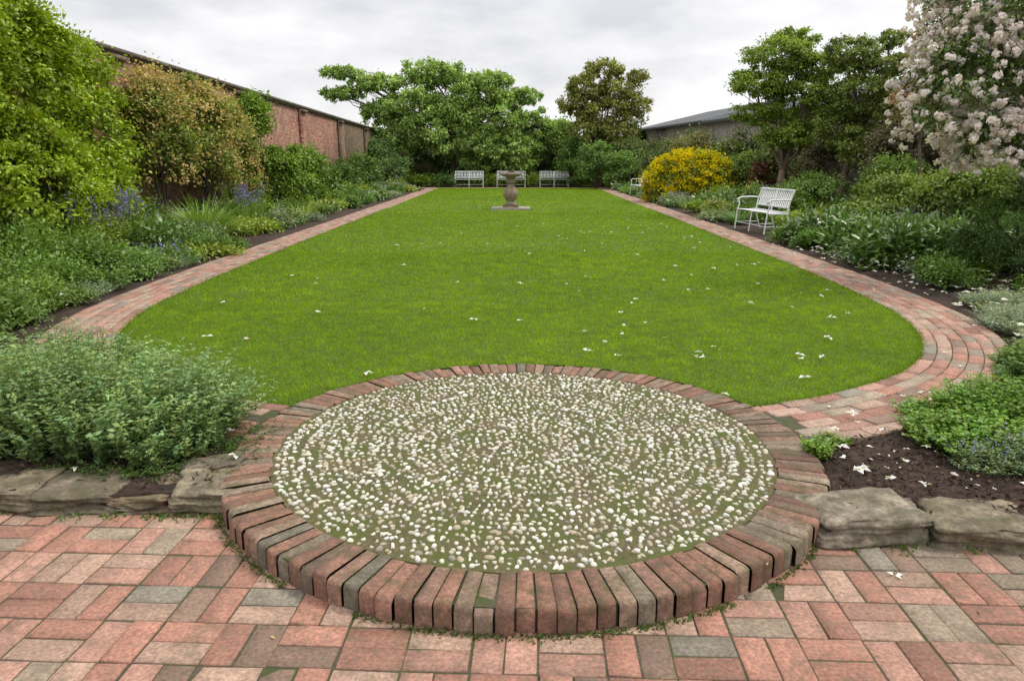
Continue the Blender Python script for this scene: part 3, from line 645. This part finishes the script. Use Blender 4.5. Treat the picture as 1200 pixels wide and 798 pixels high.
stems('low_groundcover',-1.45,3.6,.16,.4,.06,(.07,.11,.025),200,.02,4)
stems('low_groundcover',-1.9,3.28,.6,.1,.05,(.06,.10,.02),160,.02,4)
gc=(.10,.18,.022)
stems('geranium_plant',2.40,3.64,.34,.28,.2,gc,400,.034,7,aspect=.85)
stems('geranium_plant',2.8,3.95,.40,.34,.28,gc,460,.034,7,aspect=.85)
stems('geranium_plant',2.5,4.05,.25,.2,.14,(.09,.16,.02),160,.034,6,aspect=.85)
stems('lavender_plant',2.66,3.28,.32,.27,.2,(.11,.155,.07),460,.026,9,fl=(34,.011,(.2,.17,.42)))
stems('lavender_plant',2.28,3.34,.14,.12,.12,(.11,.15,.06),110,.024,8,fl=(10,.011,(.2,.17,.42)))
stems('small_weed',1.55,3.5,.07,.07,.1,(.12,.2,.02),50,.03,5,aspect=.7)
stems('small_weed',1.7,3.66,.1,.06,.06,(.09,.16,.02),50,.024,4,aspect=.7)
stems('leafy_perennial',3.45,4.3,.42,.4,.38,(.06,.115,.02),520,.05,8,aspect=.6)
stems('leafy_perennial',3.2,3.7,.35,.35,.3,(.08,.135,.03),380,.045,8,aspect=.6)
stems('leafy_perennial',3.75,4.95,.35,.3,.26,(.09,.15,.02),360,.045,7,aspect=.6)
for x,y,rx,ry,h,n in((4.6,6.3,.5,.45,.26,600),(4.3,5.55,.32,.32,.2,340),(4.95,7.4,.35,.4,.2,340),(5.2,6.6,.45,.5,.32,500),(4.75,5.3,.4,.4,.3,420)):
    stems('silver_groundcover',x,y,rx,ry,h,(.22,.26,.18),n,.034,9,aspect=.33)
for x,y,rr,h,c,l in((-4.75,6.1,.45,.42,(.09,.15,.025),.05),(-5.5,6.6,.6,.5,(.13,.21,.03),.055),(-4.55,5.35,.4,.3,(.1,.16,.03),.045),(-6.3,7.6,.7,.6,(.10,.17,.03),.055),(-5.4,7.9,.6,.42,(.11,.19,.03),.05),(-6.4,9.2,.7,.65,(.12,.2,.03),.055),(-5.55,9.3,.55,.45,(.10,.17,.03),.055),(-6.1,6.0,.7,.5,(.1,.17,.03),.055),(-5.0,7.1,.4,.26,(.12,.19,.03),.045),(-5.0,9.3,.35,.26,(.11,.19,.04),.045),(-5.0,11.6,.35,.26,(.1,.17,.03),.05),(-4.9,6.8,.32,.2,(.12,.2,.03),.04),(-4.95,8.5,.3,.22,(.1,.17,.03),.045),(-5.1,5.5,.45,.35,(.11,.18,.03),.05),(-4.72,7.6,.22,.14,(.12,.18,.04),.035),(-4.62,6.6,.2,.12,(.10,.17,.03),.035),(-4.85,9.9,.22,.14,(.12,.18,.04),.04),(-4.9,12.4,.25,.16,(.1,.16,.03),.045)):
    mound('leafy_perennial',x,y,rr,h,c,l,4000 if rr>.3 else 1500)
stems('silver_groundcover',-4.95,8.0,.35,.7,.16,(.22,.27,.17),500,.03,6,aspect=.4)
stems('silver_groundcover',-5.0,10.3,.35,.9,.2,(.22,.27,.17),600,.03,6,aspect=.4)
strap('iris_plant',-5.75,13.3,.7,.95,(.15,.23,.035),520,.024,1.1)
strap('iris_plant',-6.2,11.6,.6,.85,(.12,.19,.04),280,.02,.9,fl=(34,.028,(.19,.15,.36)))
strap('iris_plant',-6.5,10.6,.6,.8,(.12,.19,.04),240,.02,.9,fl=(28,.028,(.19,.15,.36)))
strap('iris_plant',-6.0,16.3,.6,.8,(.12,.19,.04),240,.02,.9,fl=(30,.03,(.15,.12,.33)))
GR=[(.12,.205,.025),(.085,.155,.025),(.17,.245,.03),(.105,.18,.045),(.075,.135,.022),(.21,.26,.035),(.15,.19,.085)]
def bed(x0f,x1f,y0,y1,avoid=[]):
    y=y0
    while y<y1:
        step=.72+.02*(y-y0);x0,x1=x0f(y),x1f(y);x=x0+rng.uniform(.15,.35)
        while x<x1:
            xx=x+rng.normal(0,.1);yy=y+rng.normal(0,.18);fr=abs(x-x0)/(x1-x0)
            if x0<0: fr=1-fr
            if all(np.hypot(xx-a,yy-c)>d for a,c,d in avoid):
                far=min(1,(y-8)/30);r=rng.uniform(.33,.6);h=(.2+.42*fr)*rng.uniform(.7,1.5);col=GR[rng.integers(len(GR))];u=rng.random()
                nl=int(1900-1100*far);lf=.055+.05*far
                if u<.18: strap('daylily_plant',xx,yy,r,h*1.4,col,int(190-80*far),.02+.012*far,1.1)
                elif u<.33: mound('flowering_perennial',xx,yy,r,h*1.1,col,lf,nl,fl=(120,.03+.02*far,[(.22,.17,.42),(.35,.3,.5),(.5,.42,.3),(.15,.12,.34)][rng.integers(4)],1))
                elif u<.43: mound('silver_groundcover',xx,yy,r,h*.7,(.21,.26,.17),lf*.7,nl,aspect=.4)
                elif u<.58: mound('hellebore_plant',xx,yy,r*1.1,h*1.1,(.09,.16,.025),lf*1.8,int(nl*.5),M_gloss,aspect=.4)
                else: mound('leafy_perennial',xx,yy,r,h,col,lf*1.1,nl)
            x+=step*rng.uniform(.75,1.1)
        y+=step*.95
bed(lambda y:-7.2-.02*(y-5),lambda y:-4.9-.01*(y-10),9.8,41)
bed(lambda y:4.95+.01*(y-10),lambda y:8.0 if y<35 else 6.5,9.6,40.5,avoid=[(5.2,15.6,1.0),(5.3,32.3,.95),(6.5,27,1.5),(5.1,15.0,.9),(5.1,16.2,.9)])
for x,y in((5.6,11.6),(6.3,11.2),(5.5,12.9),(6.2,12.4),(5.35,10.3),(6.0,10.0)):
    mound('hellebore_plant',x,y,.6,.55,(.09,.165,.028),.14,1500,M_gloss,aspect=.38)
for x,y in((5.2,8.6),(5.6,7.5),(5.5,9.4),(5.0,13.4)):
    mound('leafy_perennial',x,y,.35,.28,(.09,.16,.025),.05,1800)
for x in np.arange(-8,8,.9): mound('border_shrub',x,43.6+rng.uniform(-.3,.5),.7,rng.uniform(.5,.9),GR[rng.integers(5)],.13,900)
shrub('box_ball',[(-3.9,42.0,.3,.55,.45,.4)],3000,.08,(.06,.11,.02),sub=20);shrub('box_ball',[(3.3,42.1,.3,.55,.45,.4)],3000,.08,(.06,.11,.02),sub=20)

# ------------------------------------------------------------------ fallen petals
b=Buf()
def fallen(x,y,z,s):
    k=rng.integers(2,6);th=rng.uniform(0,6.28)+np.arange(k)/k*rng.uniform(2.0,5.5)
    D=np.stack([np.cos(th),np.sin(th),rng.uniform(.05,.6,k)],1);P=np.tile([x,y,z],(k,1))+rng.normal(0,s*.12,(k,3))*[1,1,0]
    leafgeo(b,P,D,np.tile([0,0,1.],(k,1))+rng.normal(0,.4,(k,3)),s*rng.uniform(.55,1.05,k),s*rng.uniform(.4,.65,k),vary((.75,.72,.7),k,.1,.03),fold=.2,droop=.25)
lp=[(.55,5.45),(.75,5.3),(.6,6.1),(1.37,5.25),(1.0,6.9),(1.25,7.6),(1.3,4.38),(-1.05,4.85),(-2.6,5.9),(-3.05,7.4),(-2.9,9.2),(-.4,6.6),(.05,8.6),(-1.6,10.2),(1.8,8.9),(1.95,8.2),(2.25,9.3),(2.7,9.9),(2.9,8.6),(3.1,10.2),(2.4,7.4),(2.95,6.7),(3.2,6.9),(2.3,5.3),(2.15,5.35),(1.95,4.75),(2.6,5.9),(3.3,7.8),(.2,11.5),(1.1,11.9),(1.9,11.4),(-.5,12.9),(2.4,13.5),(3.0,12.3),(3.4,14.2),(2.9,16.1),(-2.1,12.7),(1.5,15.2),(.9,6.0)]
for x,y in lp: fallen(x,y,.024,rng.uniform(.04,.06))
for i in range(75):
    x=rng.uniform(-3.2,3.9) if i%3==0 else rng.uniform(0,3.9);y=rng.uniform(4.8,20)
    if inpoly(np.array([x]),np.array([y]),lawnpoly)[0]: fallen(x,y,.024,rng.uniform(.02,.045))
for i in range(620):
    y=rng.uniform(5.2,12.5);x=rng.uniform(4.0,6.0)
    if not inpoly(np.array([x]),np.array([y]),outpoly)[0]: fallen(x,y,.03+rng.uniform(0,.2)*(rng.random()<.35),rng.uniform(.03,.06))
for i in range(60):
    j=rng.integers(0,220);o=PW*rng.beta(3,1.2);q=curve[j]+nor[j]*o
    if np.hypot(q[0]-CX,q[1]-CY)>RO+.05: fallen(q[0],q[1],.006,rng.uniform(.012,.035))
for x,y in((1.62,3.35),(1.72,3.1),(1.98,3.75),(2.05,3.15),(2.3,3.05),(2.6,3.4),(1.66,3.5),(2.2,3.9),(2.9,3.6),(1.8,3.5),(1.9,3.3),(1.63,3.22),(1.75,3.75),(2.1,3.5),(1.95,4.0),(1.85,3.05),(-1.4,3.35),(-1.55,3.7),(-2.1,3.2)): fallen(x,y,.03,rng.uniform(.03,.055))
for i in range(45):
    x=rng.uniform(1.6,2.3);y=rng.uniform(2.98,4.1)
    if not inpoly(np.array([x]),np.array([y]),outpoly)[0]: fallen(x,y,.02,rng.uniform(.008,.02))
fallen(1.45,2.5,-.095,.035)
for i in range(50):
    y=rng.uniform(5.2,8);x=rng.uniform(-6,-4.2)
    if not inpoly(np.array([x]),np.array([y]),outpoly)[0]: fallen(x,y,.05+rng.uniform(0,.2),rng.uniform(.02,.035))
b.obj('fallen_petals',M_petal)
b=Buf();n=110;x=rng.uniform(-3.5,3.5,n);y=rng.uniform(1.2,9,n);r_=np.hypot(x-CX,y-CY);z=np.where(inpoly(x,y,lawnpoly),.026,np.where(r_<RO+.03,.006,np.where(y<2.7,-.094,.01)))
leafgeo(b,np.stack([x,y,z],1),rng.normal(size=(n,3))*[1,1,.08],rng.normal(size=(n,3))*.2+[0,0,1],rng.uniform(.01,.032,n),.010,vary((.3,.19,.08),n,.4,.1));b.obj('fallen_leaves',M_leaf)

# ------------------------------------------------------------------ world, sun, camera
w=bpy.data.worlds.new('World');scene.world=w;w.use_nodes=True;nt=w.node_tree;nt.nodes.clear()
out=nd(nt,'ShaderNodeOutputWorld');sky=nd(nt,'ShaderNodeTexSky',sky_type='NISHITA');sky.sun_disc=False
EL,AZ=math.radians(56),math.radians(72)
sky.sun_elevation=EL;sky.sun_rotation=AZ
b1=nd(nt,'ShaderNodeBackground');b1.inputs[1].default_value=.1;nt.links.new(sky.outputs[0],b1.inputs[0])
tc=nd(nt,'ShaderNodeTexCoord');mp=nd(nt,'ShaderNodeMapping');mp.inputs['Scale'].default_value=(1,1,3.0);mp.inputs['Location'].default_value=(.75,.2,.3);nt.links.new(tc.outputs['Generated'],mp.inputs[0])
no=noise_node(nt,3.0,7,.55,mp.outputs[0])
cr2=nd(nt,'ShaderNodeValToRGB');cr2.color_ramp.elements[0].position=.38;cr2.color_ramp.elements[0].color=(.71,.71,.745,1);cr2.color_ramp.elements[1].position=.58;cr2.color_ramp.elements[1].color=(1.0,.99,1,1);nt.links.new(no.outputs[0],cr2.inputs[0])
sp=nd(nt,'ShaderNodeSeparateXYZ');nt.links.new(tc.outputs['Generated'],sp.inputs[0])
b2=nd(nt,'ShaderNodeBackground');nt.links.new(cr2.outputs[0],b2.inputs[0]);nt.links.new(maprange(nt,sp.outputs['Z'],.15,.9,1.05,2.3),b2.inputs[1])
mx=nd(nt,'ShaderNodeMixShader');mx.inputs[0].default_value=.93;nt.links.new(b1.outputs[0],mx.inputs[1]);nt.links.new(b2.outputs[0],mx.inputs[2]);nt.links.new(mx.outputs[0],out.inputs[0])
sl=bpy.data.lights.new('sun','SUN');sl.energy=2.2;sl.angle=math.radians(10);sl.color=(1,.95,.85)
so=bpy.data.objects.new('sun',sl);COL.objects.link(so)
d=Vector((math.sin(AZ)*math.cos(EL),math.cos(AZ)*math.cos(EL),math.sin(EL)));so.rotation_euler=d.to_track_quat('Z','Y').to_euler()
cam=bpy.data.cameras.new('camera');cam.lens=25.5;cam.sensor_width=36;cam.clip_end=2000
co=bpy.data.objects.new('camera',cam);COL.objects.link(co);co.location=(0,0,1.45);co.rotation_euler=(math.radians(90-13.88),0,.0071);scene.camera=co
scene.view_settings.view_transform='Standard';scene.view_settings.look='None';scene.view_settings.exposure=0
